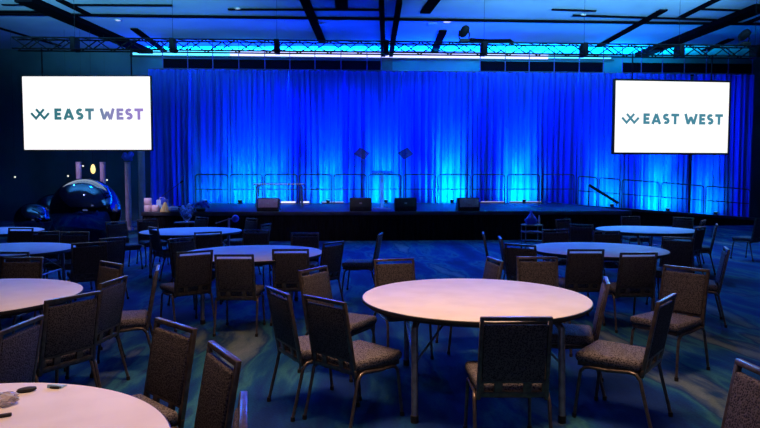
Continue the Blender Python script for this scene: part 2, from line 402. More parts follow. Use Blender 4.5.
# teleprompters
for px, lab, tx in ((362,'thin teleprompter stand with smoked glass left of the lectern',-.6),(405.5,'thin teleprompter stand with smoked glass right of the lectern',.6)):
    p = atv(px,205,18.4); zc = atv(px,153.5,18.4).z-ZS
    t = thing('teleprompter', lab, 'teleprompter', rm(p.x,18.4,ZS), PSI, 'teleprompters either side of the lectern')
    b = B(); lathe(b, [(.2,0),(.2,.03),(.03,.06)], 24); obj('base', b, M['black'], t)
    b = B(); tube(b, [(0,0,.04),(0,0,zc-.12)], .012, 8); obj('pole', b, M['black'], t)
    b = B(); r = box(b, (0,0,0), (.36,.012,.3), .003, rot=Matrix.Rotation(math.radians(-35),3,'X')@Matrix.Rotation(-tx,3,'Y')); bmesh.ops.translate(b, vec=(0,0,zc), verts=r); obj('glass_plate', b, M['tint'], t)
# uplights at the drape foot
ups = [(205,.25,'at the dim left end of the drapes'),(240,1,'left of the white-topped stage table'),(270,.8,'behind the leftmost stage monitor'),(328,.95,'under the drape between the stage table and the lectern'),(386,1.2,'directly behind the clear lectern'),
       (452,2.0,'in the widest cyan pool'),(524,1.6,'in the cyan pool right of the widest one'),(612,.8,'behind the handrail at the stage right edge'),(668,1.5,'below the right screen by the ramp'),(716,.6,'at the far right of the drapes')]
def spot(name, loc, target, e, col, size, blend=.6, rad=.05):
    l = bpy.data.lights.new(name, 'SPOT'); l.energy = e; l.color = col; l.spot_size = size; l.spot_blend = blend; l.shadow_soft_size = rad
    o = bpy.data.objects.new(name, l); C.objects.link(o); o.location = loc
    o.rotation_euler = (Vector(target)-Vector(loc)).to_track_quat('-Z','Y').to_euler(); return o
def area(name, loc, target, e, col, sx, sy):
    l = bpy.data.lights.new(name, 'AREA'); l.shape = 'RECTANGLE'; l.size = sx; l.size_y = sy; l.energy = e; l.color = col
    o = bpy.data.objects.new(name, l); C.objects.link(o); o.location = loc
    o.rotation_euler = (Vector(target)-Vector(loc)).to_track_quat('-Z','Y').to_euler(); return o
for px, k_, lab in ups:
    p = atv(px,203,22.8); vv = 22.8; zb = ZS if p.x < sr else zr(p.x)
    t = thing('uplight', 'small black floor uplight '+lab, 'uplight', rm(p.x,vv,zb), PSI, 'uplights along the foot of the drapes')
    b = B(); box(b, (0,0,.015), (.16,.14,.03), .005); obj('foot', b, M['black'], t)
    b = B(); lathe(b, [(.05,.035),(.07,.06),(.075,.13),(.07,.135)], 20); obj('housing', b, M['black'], t)
    b = B(); lathe(b, [(.062,.134),(.062,.138)], 20); obj('lens', b, M['ledc'], t)
    spot('uplight_beam', rm(p.x,vv+.0,zb+.2), rm(p.x,VD,zb+.5), 210*k_, (.0,1,.9), math.radians(112), 1, .03)
    spot('uplight_beam', rm(p.x,vv+.1,zb+.2), rm(p.x,VD,zb+2.1), 300*k_, (.0,.75,1), math.radians(52), 1, .03)
    spot('uplight_beam', rm(p.x,vv-.1,zb+.25), rm(p.x,VD,zb+2.6), 300*k_, (.0,.05,1), math.radians(60), .9, .03)
# glowing strips that stand in for uplight spill along the drape foot
for x0, x1, lab in ((281,296,'short bright white strip of painted uplight spill behind the stage table'),(300.5,309.5,'shortest white strip of painted uplight spill under right leg of stage table'),(322,344,'faint strip of painted uplight spill on deck left of the teleprompter'),(480,504,'pale strip of painted uplight spill at deck level right of the rightmost monitor'),(509,541,'long pale strip of painted uplight spill at deck level behind the railing')):
    a = atv(x0,203.3,22.95); c = atv(x1,203.3,22.95)
    t = thing('spill_strip', lab, 'light spill', rm((a.x+c.x)/2,22.9,ZS), PSI, 'painted uplight spill on the stage floor')
    b = B(); box(b, (0,0,.02), (c.x-a.x,.1,.04), .005); obj('housing', b, M['black'], t)
    b = B(); box(b, (0,-.052,.05), (c.x-a.x-.02,.03,.055 if x1<320 else .03), .004); obj('glow_strip', b, M['led_spill_w'] if x1<320 else M['spillc'] if 'spillc' in M else M.setdefault('spillc', mat('spill_soft',(.1,.1,.1),emit=(.45,.45,.9),es=.8)), t)

# mic boom stand and bare pole at the left
p = atv(173,206,18.2)
t = thing('microphone_stand', 'thin boom microphone stand on the stage left end', 'microphone stand', rm(p.x,18.2,ZS), PSI)
b = B(); 
for k in range(3): tube(b, [(0,0,.12),(.28*math.cos(k*2.1),.28*math.sin(k*2.1),.01)], .01, 6)
obj('tripod_base', b, M['rail'], t)
b = B(); tube(b, [(0,0,.1),(0,0,.62)], .012, 8); obj('pole', b, M['rail'], t)
b = B(); tube(b, [(-.32,0,.38),(.22,0,.78)], .009, 6); obj('boom', b, M['rail'], t)
b = B(); tube(b, [(.22,0,.78),(.3,0,.84)], .022, 8); obj('microphone', b, M['black'], t)
for px, lab in ((182.5,'dim thin upright pole on the stage, left of the bright pole'),(195.5,'bright thin upright pole at the left end of the railings')):
    p = atv(px,207,20.5)
    t = thing('pole_stand', lab, 'pole', rm(p.x,20.5,ZS), PSI, 'upright poles on the stage left')
    b = B(); lathe(b, [(.14,0),(.14,.015),(.02,.03)], 16); obj('base', b, M['black'], t)
    b = B(); tube(b, [(0,0,.02),(0,0,.98)], .016, 8); obj('pole', b, M['tleg'], t)
# supplies on the left end of the stage
def cyl(name, px, v, r, h, m, lab, cat, group=None, z0=ZS, prof=None):
    p = atv(px,210,v); b = B(); lathe(b, prof or [(r*.92,0),(r,.01),(r,h-.015),(r*.9,h)], 20)
    o = obj(name, b, m, None, rm(p.x,v,z0), PSI); return tag(o, lab, cat, group)
cyl('paper_roll',148,17.15,.1,.18,M['pink'],'pale pink roll at the bottom left of the stacked rolls','paper roll','pale rolls on the stage left end')
cyl('paper_roll',148,17.15,.1,.19,M['pink'],'pale pink roll standing on top of another roll','paper roll','pale rolls on the stage left end', z0=ZS+.18)
cyl('paper_roll',155.5,17.15,.1,.18,M['pink'],'pale pink roll right of the two stacked rolls','paper roll','pale rolls on the stage left end')
p = atv(161.5,210,17.2)
t = thing('gift_bag', 'blue and white bag behind the yellow cone on stage left end', 'bag', rm(p.x,17.3,ZS), PSI)
b = B(); box(b, (0,0,.16), (.3,.14,.32), .02); obj('bag_body', b, M['paleblue'], t)
b = B(); box(b, (.06,-.075,.27), (.16,.02,.16), .01); o = obj('flap', b, M['blue'], t); o['label'] = 'blue flap'
b = B(); tube(b, [(-.08,0,.32),(-.06,0,.38),(.06,0,.38),(.08,0,.32)], .006, 6); obj('handle', b, M['white'], t)
p = atv(165,210,17.0)
b = B(); lathe(b, [(.14,0),(.13,.06),(.07,.15),(.04,.24),(.01,.27)], 18); tag(obj('napkin', b, M['yellow'], None, rm(p.x,17.02,ZS), PSI), 'yellow folded cone between the rolls and pale blue bundle', 'napkin')
p = atv(173,210,17.0)
b = B(); lathe(b, [(.1,0),(.16,.05),(.14,.12),(.06,.15)], 18); tag(obj('cloth_bundle', b, M['paleblue'], None, rm(p.x,17.05,ZS), PSI), 'low pale blue bundle right of the yellow cone', 'bundle')
# flowers
p = atv(200,210,17.1)
t = thing('flower_arrangement', 'low mound of blue flowers on the stage edge', 'flowers', rm(p.x,17.2,ZS), PSI)
b = B(); lathe(b, [(.1,0),(.13,.06),(.12,.08)], 18); obj('bowl', b, M['black'], t)
b = B()
for k in range(46):
    a_ = random.uniform(0,2*PI); rr = random.uniform(0,.24); q = bmesh.ops.create_icosphere(b, subdivisions=1, radius=random.uniform(.03,.05))
    bmesh.ops.translate(b, vec=(rr*1.2*math.cos(a_), rr*.7*math.sin(a_), .1+.14*(1-(rr/.25)**2)+random.uniform(-.02,.02)), verts=q['verts'])
o = obj('blossoms', b, M['blue'], t); o['label'] = 'dense blue blossoms'
# cocktail table with glass vase
p = atv(187,222,14.2)
zc = p.z
t = thing('cocktail_table', 'small dark round stand holding the clear vase left of stage', 'table', rm(p.x,14.2,0), PSI)
b = B(); lathe(b, [(.28,zc-.03),(.28,zc)], 24); obj('tabletop', b, M['black'], t)
b = B(); tube(b, [(0,0,.02),(0,0,zc-.03)], .03, 10); obj('column', b, M['black'], t)
b = B(); lathe(b, [(.22,0),(.22,.02),(.03,.05)], 24); obj('base', b, M['black'], t)
t = thing('vase', 'clear flaring glass vase with pale blue filling on small stand', 'vase', rm(p.x,14.2,zc), PSI)
b = B(); lathe(b, [(.05,0),(.09,.08),(.15,.2),(.19,.32),(.175,.32),(.135,.2),(.075,.08),(.03,.02)], 20); obj('vase_body', b, M['glass'], t)
b = B()
for k in range(12):
    a_ = k*2.4; q = bmesh.ops.create_icosphere(b, subdivisions=1, radius=.045)
    bmesh.ops.translate(b, vec=(.07*math.cos(a_)*(1+k*.05), .07*math.sin(a_), .14+.022*k), verts=q['verts'])
obj('filling', b, M['paleblue'], t)
# pole with arm and blue ball
p = atv(229,230,13.5)
t = thing('sign_stand', 'lilac pole stand with slanted arm and small blue ball near stage', 'stand', rm(p.x,13.5,0), PSI)
b = B(); lathe(b, [(.2,0),(.2,.02),(.03,.05)], 20); obj('base', b, M['black'], t)
b = B(); tube(b, [(0,0,.02),(0,0,.84)], .022, 8); obj('pole', b, M['pillar'], t)
b = B(); tube(b, [(-.28,0,.73),(.0,0,.82),(.14,0,.83)], .012, 6); obj('arm', b, M['pillar'], t)
b = B(); q = bmesh.ops.create_uvsphere(b, u_segments=20, v_segments=12, radius=.08); bmesh.ops.translate(b, vec=(.14,0,.83), verts=q['verts']); o = obj('ball', b, M['blue'], t); o['label'] = 'small blue ball'
# service cart on the right of the stage
p = atv(533,236,14.5)
t = thing('service_cart', 'two-shelf serving cart with metal posts against stage front', 'cart', rm(p.x,14.6,0), PSI)
ztop = atv(533,225,14.6).z; zlo = atv(533,232,14.6).z
for nm, zz in (('top_shelf',ztop),('lower_shelf',zlo)):
    b = B(); box(b, (0,0,zz), (.44,.4,.03), .01); obj(nm, b, M['wood'], t)
b = B(); box(b, (0,0,.2), (.44,.4,.03), .01); obj('lower_shelf', b, M['black'], t)
for sx in (-1,1):
    for sy in (-1,1):
        b = B(); tube(b, [(sx*.2,sy*.18,.07),(sx*.2,sy*.18,ztop)], .012, 6); lg = obj('post', b, M['tleg'], t)
        b = B(); tube(b, [(sx*.2-.012,sy*.18,.037),(sx*.2+.012,sy*.18,.037)], .036, 12); obj('wheel', b, M['rubber'], lg)
pb = rm(p.x-.02,14.6,ztop+.015)
b = B(); lathe(b, [(.12,0),(.13,.1),(.09,.2),(.04,.27),(.02,.33)], 12)
for v_ in b.verts: v_.co.x *= 1+.25*math.sin(v_.co.z*18); v_.co.y *= .8
tag(obj('plastic_bag', b, M['blue'], None, pb, PSI), 'shiny blue peaked bag on the serving cart', 'bag')
b = B(); lathe(b, [(.025,0),(.025,.14),(.012,.19),(.012,.22)], 12); tag(obj('bottle', b, M['white'], None, rm(p.x+.18,14.62,ztop+.015), PSI), 'slim white bottle on the right edge of the serving cart', 'bottle')
# ------------------------------------------------------------------ truss
a = atv(15,47,17.6); c = atv(757,51,17.6); Lt = c.x-a.x; zt0 = 5.36; hh = .15; 
t = thing('truss', 'long black lattice lighting truss hanging across the ceiling', 'truss', rm((a.x+c.x)/2,17.6,zt0), PSI)
b = B()
for sy in (-1,1):
    for sz in (-1,1): tube(b, [(-Lt/2,sy*.15,sz*hh),(Lt/2,sy*.15,sz*hh)], .022, 8)
obj('chords', b, M['truss'], t)
b = B(); n = int(Lt/.42); sg = Lt/n
for i in range(n):
    x = -Lt/2+i*sg
    for sy in (-1,1):
        z0, z1 = (-hh,hh) if (i+(sy>0))%2 else (hh,-hh)
        tube(b, [(x,sy*.15,z0),(x+sg,sy*.15,z1)], .017, 6)
    tube(b, [(x,-.15,hh),(x+sg,.15,hh)], .009, 5)
obj('lattice', b, M['truss'], t)
jx = [75,173,277,386,484,584,679,755]
for px in jx:
    x = atv(px,47,17.6).x-(a.x+c.x)/2
    b = B(); box(b, (0,0,0), (.13,.36,.36), .01); o = obj('junction_box', b, M['truss'], t); o.location = (x,0,0)
    b = B(); tube(b, [(0,0,.15),(0,0,HC-zt0)], .005, 6); o = obj('hoist_cable', b, M['truss'], t); o.location = (x,0,0)
b = B(); x0 = atv(466,43,17.6).x-(a.x+c.x)/2; x1 = atv(513,43,17.6).x-(a.x+c.x)/2
tube(b, [(x0,0,hh+.05),(x0+.15,0,hh+.1),((x0+x1)/2,.03,hh+.08),(x1-.1,0,hh+.09),(x1,0,hh+.02)], .055, 8); o = obj('cable_bundle', b, M['slot'], t)
def mover(px, lab):
    x = atv(px,42,17.6).x; zt_ = zt0+hh+.03
    t = thing('moving_light', lab, 'stage light', rm(x,17.6,zt_), PSI, 'stage lights on the truss')
    b = B(); box(b, (0,0,.04), (.26,.26,.08), .01); obj('base', b, M['black'], t)
    b = B(); tube(b, [(-.13,0,.33),(-.15,0,.2),(-.13,0,.09),(.13,0,.09),(.15,0,.2),(.13,0,.33)], .02, 6); obj('yoke', b, M['truss'], t)
    b = B(); lathe(b, [(.07,-.16),(.11,-.1),(.12,.08),(.08,.17)], 18); h_ = obj('head', b, M['truss'], t); h_.location = (0,0,.3); h_.rotation_euler = (math.radians(55),0,.5)
mover(464,'black moving-head light standing on the truss right of centre')
mover(744,'black moving-head light standing on the right end of the truss')

# ------------------------------------------------------------------ screens with lettering
def stroke(b, pts, w, y=0):
    """thick flat polyline with mitred joints, in the xz plane"""
    pts = [Vector((p[0],p[1])) for p in pts]; L_=[]; R_=[]
    for i,p in enumerate(pts):
        d0 = (p-pts[i-1]).normalized() if i>0 else (pts[1]-p).normalized()
        d1 = (pts[i+1]-p).normalized() if i<len(pts)-1 else d0
        t_ = (d0+d1).normalized(); nn = Vector((-t_.y,t_.x)); k_ = 1/max(.45, nn.dot(Vector((-d0.y,d0.x))))
        L_.append(b.verts.new((p.x+nn.x*w/2*k_, y, p.y+nn.y*w/2*k_))); R_.append(b.verts.new((p.x-nn.x*w/2*k_, y, p.y-nn.y*w/2*k_)))
    for i in range(len(pts)-1): b.faces.new((L_[i],L_[i+1],R_[i+1],R_[i]))
def letters(b, x, z, h, word, sp):
    w = h*.26
    for ch in word:
        if ch == 'E':
            W = h*.62; stroke(b,[(x+w/2,z),(x+w/2,z+h)],w)
            for q in (w/2, h/2, h-w/2): stroke(b,[(x+w*.9,z+q),(x+(W if q!=h/2 else W*.9),z+q)],w)
        elif ch == 'A':
            W = h*.98; stroke(b,[(x+w*.5,z),(x+W/2,z+h*.96)],w); stroke(b,[(x+W-w*.5,z),(x+W/2,z+h*.96)],w); stroke(b,[(x+W*.28,z+h*.27),(x+W*.72,z+h*.27)],w*.85)
        elif ch == 'T':
            W = h*.78; stroke(b,[(x,z+h-w/2),(x+W,z+h-w/2)],w); stroke(b,[(x+W/2,z),(x+W/2,z+h-w*.9)],w)
        elif ch == 'S':
            W = h*.66; pts=[]; r = (h-w)/4; cx = x+W/2
            for k in range(0,9): a_ = math.radians(35+k*235/8); pts.append((cx+(W/2-w/2)*math.cos(a_), z+h-w/2-r+r*math.sin(a_)))
            for k in range(0,9): a_ = math.radians(90-k*235/8); pts.append((cx+(W/2-w/2)*math.cos(a_), z+w/2+r+r*math.sin(a_)))
            pts = [q for i,q in enumerate(pts) if i==0 or (Vector(q)-Vector(pts[i-1])).length>1e-4]
            stroke(b,pts,w)
        elif ch == 'W':
            W = h*1.32; 
            stroke(b,[(x+w*.45,z+h),(x+W*.29,z+w*.1)],w); stroke(b,[(x+W*.29,z+w*.1),(x+W*.5,z+h*.72)],w); stroke(b,[(x+W*.5,z+h*.72),(x+W*.71,z+w*.1)],w); stroke(b,[(x+W*.71,z+w*.1),(x+W-w*.45,z+h)],w)
        elif ch == ' ': W = h*.2
        x += W+sp
    return x
def emblem(b, x, z, W, H):
    w = W*.13
    # two chevron waves crossing like an X over a W
    stroke(b,[(x,z+H*.62),(x+W*.27,z+H*.12),(x+W*.72,z+H*.98)],w)
    stroke(b,[(x+W*.28,z+H*.98),(x+W*.73,z+H*.12),(x+W,z+H*.62)],w)
    stroke(b,[(x+W*.0,z+H*.62),(x+W*.02,z+H*.58)],w)
def screen(x0,y0,x1,y1,v,yaw,lab,grad,bord,logo):
    a = atv(x0,y1,v); c = atv(x1,y0,v); W = (c.x-a.x)/math.cos(yaw); H = c.z-a.z; px = F/v
    t = thing('projection_screen', lab, 'screen', rm((a.x+c.x)/2,v,a.z), PSI+yaw-PSI, 'large screens beside the stage')
    bd = bord/F*v
    b = B(); box(b, (0,.06,H/2), (W+2*bd,.1,H+2*bd), .01); obj('casing', b, M['black'], t)
    b = B(); vs = [b.verts.new(q) for q in ((-W/2,0,0),(W/2,0,0),(W/2,0,H),(-W/2,0,H))]; b.faces.new(vs)
    m = mat('screen_image_'+('l' if grad else 'r'), (0,0,0), .5, emit=(1,1,1), es=1.15)
    obj('display', b, m, t, smooth=False)
    lm = mat('lettering_'+('l' if grad else 'r'), (0,0,0), .6, emit=(.06,.24,.33), es=1)
    nt = lm.node_tree; N = nt.nodes; L = nt.links
    if grad:
        tc = N.new('ShaderNodeTexCoord'); sx = N.new('ShaderNodeSeparateXYZ'); L.new(tc.outputs['Object'], sx.inputs[0])
        mr = N.new('ShaderNodeMapRange'); mr.inputs[1].default_value = -W*.45; mr.inputs[2].default_value = W*.45; L.new(sx.outputs[0], mr.inputs[0])
        r = N.new('ShaderNodeValToRGB'); e = r.color_ramp.elements; e[0].color = (.015,.13,.17,1); e[1].color = (.33,.22,.62,1); e[1].position = 1
        x_ = e.new(.5); x_.color = (.06,.22,.26,1); x_ = e.new(.72); x_.color = (.25,.24,.5,1)
        L.new(mr.outputs[0], r.inputs[0]); L.new(r.outputs[0], N['Principled BSDF'].inputs['Emission Color'])
    ex, ew, tx, th_, ez = logo      # fractions of W and H
    b = B(); emblem(b, -W/2+ex*W, ez*H, ew*W, th_*H*.95)
    o = obj('emblem', b, lm, t, smooth=False); o.location = (0,-.006,0)
    h = th_*H; xs = -W/2+tx*W
    q_ = B(); xm_ = letters(q_, 0, 0, h, 'EAST ', h*.15); xe = letters(q_, xm_, 0, h, 'WEST', h*.15); q_.free()
    k_ = (W*(logo2_end)-tx*W)/(xe-h*.15)
    for word, x_0 in (('EAST',0),('WEST',xm_)):
        b = B(); letters(b, x_0, 0, h, word, h*.15)
        for v_ in b.verts: v_.co.x = v_.co.x*k_+xs; v_.co.z += ez*H
        o = obj('wording', b, lm, t, smooth=False); o.location = (0,-.004,0)
    for sx in (-.35,.35):
        b = B(); tube(b, [(sx*W,.06,H),(sx*W,.06,5.3-a.z)], .018, 6); obj('hanging_rod', b, M['truss'], t)
logo2_end = .943
screen(22.5,77,151,149.5,17.6,PSI*0,'large white screen at left with teal to purple lettering',True,1.0,(.063,.14,.245,.155,.41))
logo2_end = .95
screen(613.3,82,731.2,152.5,17.6,math.radians(6),'large white screen at right with steel blue lettering in a black frame',False,1.9,(.06,.145,.245,.15,.40))

# ------------------------------------------------------------------ lobby decor under the left screen
def plinth(px, v, top, wpx, lab):
    p = atv(px,top,v); w = wpx/F*v
    t = thing('plinth', lab, 'column', rm(p.x,v,0), PSI, 'tall lilac columns under the left screen')
    b = B(); lathe(b, [(w*.5,.08),(w*.5,p.z-.05)], 24); obj('shaft', b, M['pillar'], t)
    b = B(); box(b, (0,0,.04), (w*1.3,w*1.3,.08), .01); obj('base', b, M['pillar'], t)
    b = B(); lathe(b, [(w*.5,p.z-.05),(w*.56,p.z-.03),(w*.56,p.z)], 24); obj('cap', b, M['pillar'], t)
    return p
plinth(78.5,21,162,5,'lilac column, leftmost of those under the left screen')
plinth(102.5,21,162,5,'lilac column right of the small gold lamp')
p3 = plinth(127.5,21,162,5.5,'lilac column topped with a cluster of blue balls')
plinth(141,20.4,148,6.5,'tallest lilac column, at the right corner of the left screen')
b = B()
for k in range(9):
    q = bmesh.ops.create_icosphere(b, subdivisions=2, radius=.06+.02*(k%3)); a_=k*2.4
    bmesh.ops.translate(b, vec=(.11*math.cos(a_),.1*math.sin(a_),.08+.022*k), verts=q['verts'])
tag(obj('ornament', b, M['chrome_blue'] if 'chrome_blue' in M else M['blue'], None, rm(p3.x,21,p3.z), PSI), 'cluster of shiny blue balls on a lilac column', 'ornament')
for px, v, r, lab in ((86,16.6,.86,'largest dark blue mirror ball under the left screen'),(55,19.9,.62,'middle-sized dark mirror ball behind the largest one'),(33,18.5,.5,'smallest mirror ball, left of the other two')):
    p = atv(px,210,v); b = B(); bmesh.ops.create_uvsphere(b, u_segments=48, v_segments=28, radius=r)
    tag(obj('mirror_ball', b, M['chrome'], None, rm(p.x,v,r-.01), PSI), lab, 'ball', 'big mirror balls on the floor')
# gold lamp
p = atv(93,169,22)
t = thing('pendant_lamp', 'small glowing gold pendant lamp hanging between lilac columns', 'lamp', rm(p.x,22,p.z), PSI)
b = B(); lathe(b, [(.02,-.16),(.07,-.1),(.08,0),(.05,.12),(.02,.16)], 14); obj('lamp_shade', b, M['gold'], t)
b = B(); tube(b, [(0,0,.15),(0,0,HC-p.z)], .006, 5); obj('cord', b, M['black'], t)
for px, py, lab in ((15,177,'tiny bulb at far left below the left screen'),(83,166,'tiny bulb just left of the gold lamp'),(107,180,'tiny bulb right of the second lilac column'),(68,176,'tiny bulb above the middle mirror ball')):
    p = atv(px,py,22.5)
    t = thing('hanging_bulb', lab, 'light bulb', rm(p.x,22.5,p.z), PSI, 'tiny hanging bulbs in the dark lobby')
    b = B(); q = bmesh.ops.create_icosphere(b, subdivisions=2, radius=.03); obj('bulb', b, M['bulb'], t)
    b = B(); tube(b, [(0,0,.02),(0,0,HC-p.z)], .004, 5); obj('cord', b, M['black'], t)

# ------------------------------------------------------------------ tables
def make_table():
    t = thing('round_table', '', 'table', (0,0,0), 0, 'round banquet tables'); R = .88
    b = B(); lathe(b, [(R-.012,.727),(R-.002,.733),(R-.002,.747),(R-.008,.75)], 96); obj('tabletop', b, M['table'], t)
    b = B()
    lathe(b, [(R-.002,.722),(R+.004,.726),(R+.004,.743),(R-.001,.746)], 96); obj('edge_band', b, M['edge'], t)
    b = B(); lathe(b, [(R-.03,.70),(R-.03,.7265)], 64); obj('underframe', b, M['edge'], t)
    for sx in (-1,1):
        for sy in (-1,1):
            b = B(); tube(b, [(sx*.47,sy*.5,.70),(sx*.505,sy*.62,.64),(sx*.505,sy*.66,.02)], .024, 10); l = obj('leg', b, M['tleg'], t)
            b = B(); lathe(b, [(.028,0),(.028,.05)], 12, (sx*.505,sy*.66,0)); f = obj('foot', b, M['rubber'], l)
        b = B(); tube(b, [(sx*.505,-.64,.4),(sx*.505,.64,.4)], .012, 6); tube(b, [(sx*.505,-.64,.4),(sx*.2,-.3,.70)], .008, 6); tube(b, [(sx*.505,.64,.4),(sx*.2,.3,.70)], .008, 6); obj('brace', b, M['tleg'], t)
    return t
tables = [(474.5,296,'large pink-lit round table at centre, nearest of the middle tables',0),
 (253,252.3,'violet-lit round table left of centre, second row behind the central one',5),
 (597,248.7,'lavender round table right of centre with two chairs pushed in at front',-4),
 (646,229.3,'pale blue-lit round table farthest at right',8),
 (191.5,230.8,'blue-lit round table at left, near the flowers on the stage edge',0),
 (1.5,249,'grey-lit round table cut by left frame edge, third back',3),
 (-41,296,'pinkish round table cut by left frame edge, second nearest',0),
 (-11,230.8,'farthest round table at the left frame edge',0)]
proto_t = make_table()
TP = []
for i, (px,py,lab,rz) in enumerate(tables):
    o = proto_t if i == 0 else copy_tree(proto_t)
    p = at(px,py,.75); o.location = (p.x,p.y,0); o.rotation_euler = (0,0,math.radians(rz)); o['label'] = lab; TP.append(p)
o = copy_tree(proto_t); o.location = (-1.57,1.87,0); o['label'] = 'beige-lit round table in the bottom left corner, nearest the camera'; o.rotation_euler = (0,0,.5)

# things on the nearest table
p = at(57,387,.75)
b = B()
vs = [b.verts.new(q) for q in ((-.035,-.02,.001),(.035,-.02,.001),(.035,.02,.002),(-.035,.02,.002),(-.033,-.018,.016),(.036,-.018,.012),(.035,.02,.006),(-.035,.02,.006))]
for f in ((0,1,2,3),(4,5,6,7),(0,1,5,4),(1,2,6,5),(2,3,7,6),(3,0,4,7)): b.faces.new([vs[k] for k in f])
bmesh.ops.bevel(b, geom=list(b.edges), offset=.0015, segments=2, affect='EDGES')
t = thing('card_holder', 'small pale blue card lying at the far edge of the nearest table', 'card', (p.x,p.y,.75), -.15)
obj('card', b, M['card'], t); b = B(); box(b, (.005,-.023,.005), (.045,.006,.008), .002); obj('clip', b, M['rubber'], t)
p = at(26,391.5,.75)
b = B(); lathe(b, [(.02,0),(.026,.006),(.024,.014),(.012,.018)], 20)
for v_ in b.verts: v_.co.x *= 1.5; v_.co.y *= .9; v_.co.x += v_.co.z*.3
tag(obj('pouch', b, M['rubber'], None, (p.x,p.y,.75), .5), 'small black oval pouch on the nearest table', 'pouch')
p = at(3,404,.75)
rs = random.Random(9); b = B(); bmesh.ops.create_icosphere(b, subdivisions=3, radius=.055)
for v_ in b.verts:
    v_.co *= 1+rs.uniform(-.18,.18); v_.co.z = max(-.02, v_.co.z*.42); v_.co.x *= 1.05
o = obj('plastic_wrapper', b, mat('wrapper',(.75,.7,.72),.15,trans=.55), None, (p.x,p.y,.771), 0, smooth=False)
tag(o, 'crumpled clear plastic wrapper on the nearest table at left frame edge', 'wrapper')
p = at(7,413,.75)
b = B(); box(b, (0,0,.006), (.07,.02,.012), .004); tag(obj('marker_pen', b, M['rubber'], None, (p.x+.005,p.y-.045,.75), .5), 'short dark pen in front of the crumpled wrapper', 'pen')

# ------------------------------------------------------------------ chairs
CHH = .88
def shear(b):
    for v in b.verts:
        v.co.y += -.222-(v.co.z-.45)*.18
def rtube(b, pts, w, d):
    """flat rectangular tube made as thin bevelled boxes between points in the xz plane"""
    for p, q in zip(pts, pts[1:]):
        P = Vector(p); Q = Vector(q); D = Q-P; a = math.atan2(D.z, D.x)
        r = box(b, (0,0,0), (D.length+w*.9,d,w), .004, 2, rot=Matrix.Rotation(-a,3,'Y'))
        bmesh.ops.translate(b, vec=(P+Q)/2, verts=r)
def make_chair():
    t = thing('banquet_chair', '', 'chair', (0,0,0), 0, 'patterned banquet chairs around the tables')
    b = B(); vs = box(b, (0,0,0), (.445,.44,.07), .028, 4)
    for v in b.verts:
        if v.co.z > 0: v.co.z += .014*(1-(v.co.x/.22)**2)*(1-(v.co.y/.22)**2)
        v.co.x *= 1-.05*(-v.co.y+.22)/.44
    bmesh.ops.translate(b, vec=(0,.02,.435), verts=b.verts); obj('seat', b, M['seatfab'], t)
    b = B()
    box(b, (0,.215,.385), (.40,.02,.03), .004); box(b, (0,-.185,.385), (.38,.02,.03), .004)
    for s in (-1,1): box(b, (s*.19,.015,.385), (.02,.40,.03), .004)
    obj('seat_frame', b, M['frame'], t)
    # back frame
    b = B(); wt, wb = .196, .2
    for s in (-1,1): rtube(b, [(s*wb,0,.375),(s*wt,0,CHH-.014)], .024, .026)
    rtube(b, [(-wt,0,CHH-.013),(wt,0,CHH-.013)], .024, .028)
    rtube(b, [(-wb,0,.478),(wb,0,.478)], .018, .022); rtube(b, [(-wb,0,.40),(wb,0,.40)], .034, .022)
    for s in (-1,1):
        rtube(b, [(s*.085,0,.40),(s*.085,0,.478)], .05, .02); rtube(b, [(s*.185,0,.40),(s*.185,0,.478)], .03, .02)
    shear(b); obj('back_frame', b, M['frame'], t)
    b = B(); box(b, (0,.004,.657), (.368,.036,.345), .012, 3); shear(b); obj('backrest', b, M['fabric'], t)
    for s in (-1,1):
        x = s*.205
        b = B(); tube(b, [(x,.02,.372),(x,.14,.372),(x,.175,.362),(x,.198,.335),(x,.207,.28),(x*1.04,.235,.02)], .0125, 10, .0115); l = obj('leg', b, M['frame'], t)
        b = B(); tube(b, [(x*1.04,.235,.03),(x*1.043,.2365,0)], .0155, 10); obj('foot', b, M['rubber'], l)
        b = B(); tube(b, [(x,.02,.372),(x*1.03,-.13,.39),(x*1.07,-.175,.385),(x*1.08,-.205,.35),(x*1.08,-.22,.28),(x*1.1,-.285,.02)], .0125, 10, .0115); l = obj('leg', b, M['frame'], t)
        b = B(); tube(b, [(x*1.1,-.285,.03),(x*1.103,-.287,0)], .0155, 10); obj('foot', b, M['rubber'], l)
    return t
TOPY = -.222-(CHH-.45)*.18
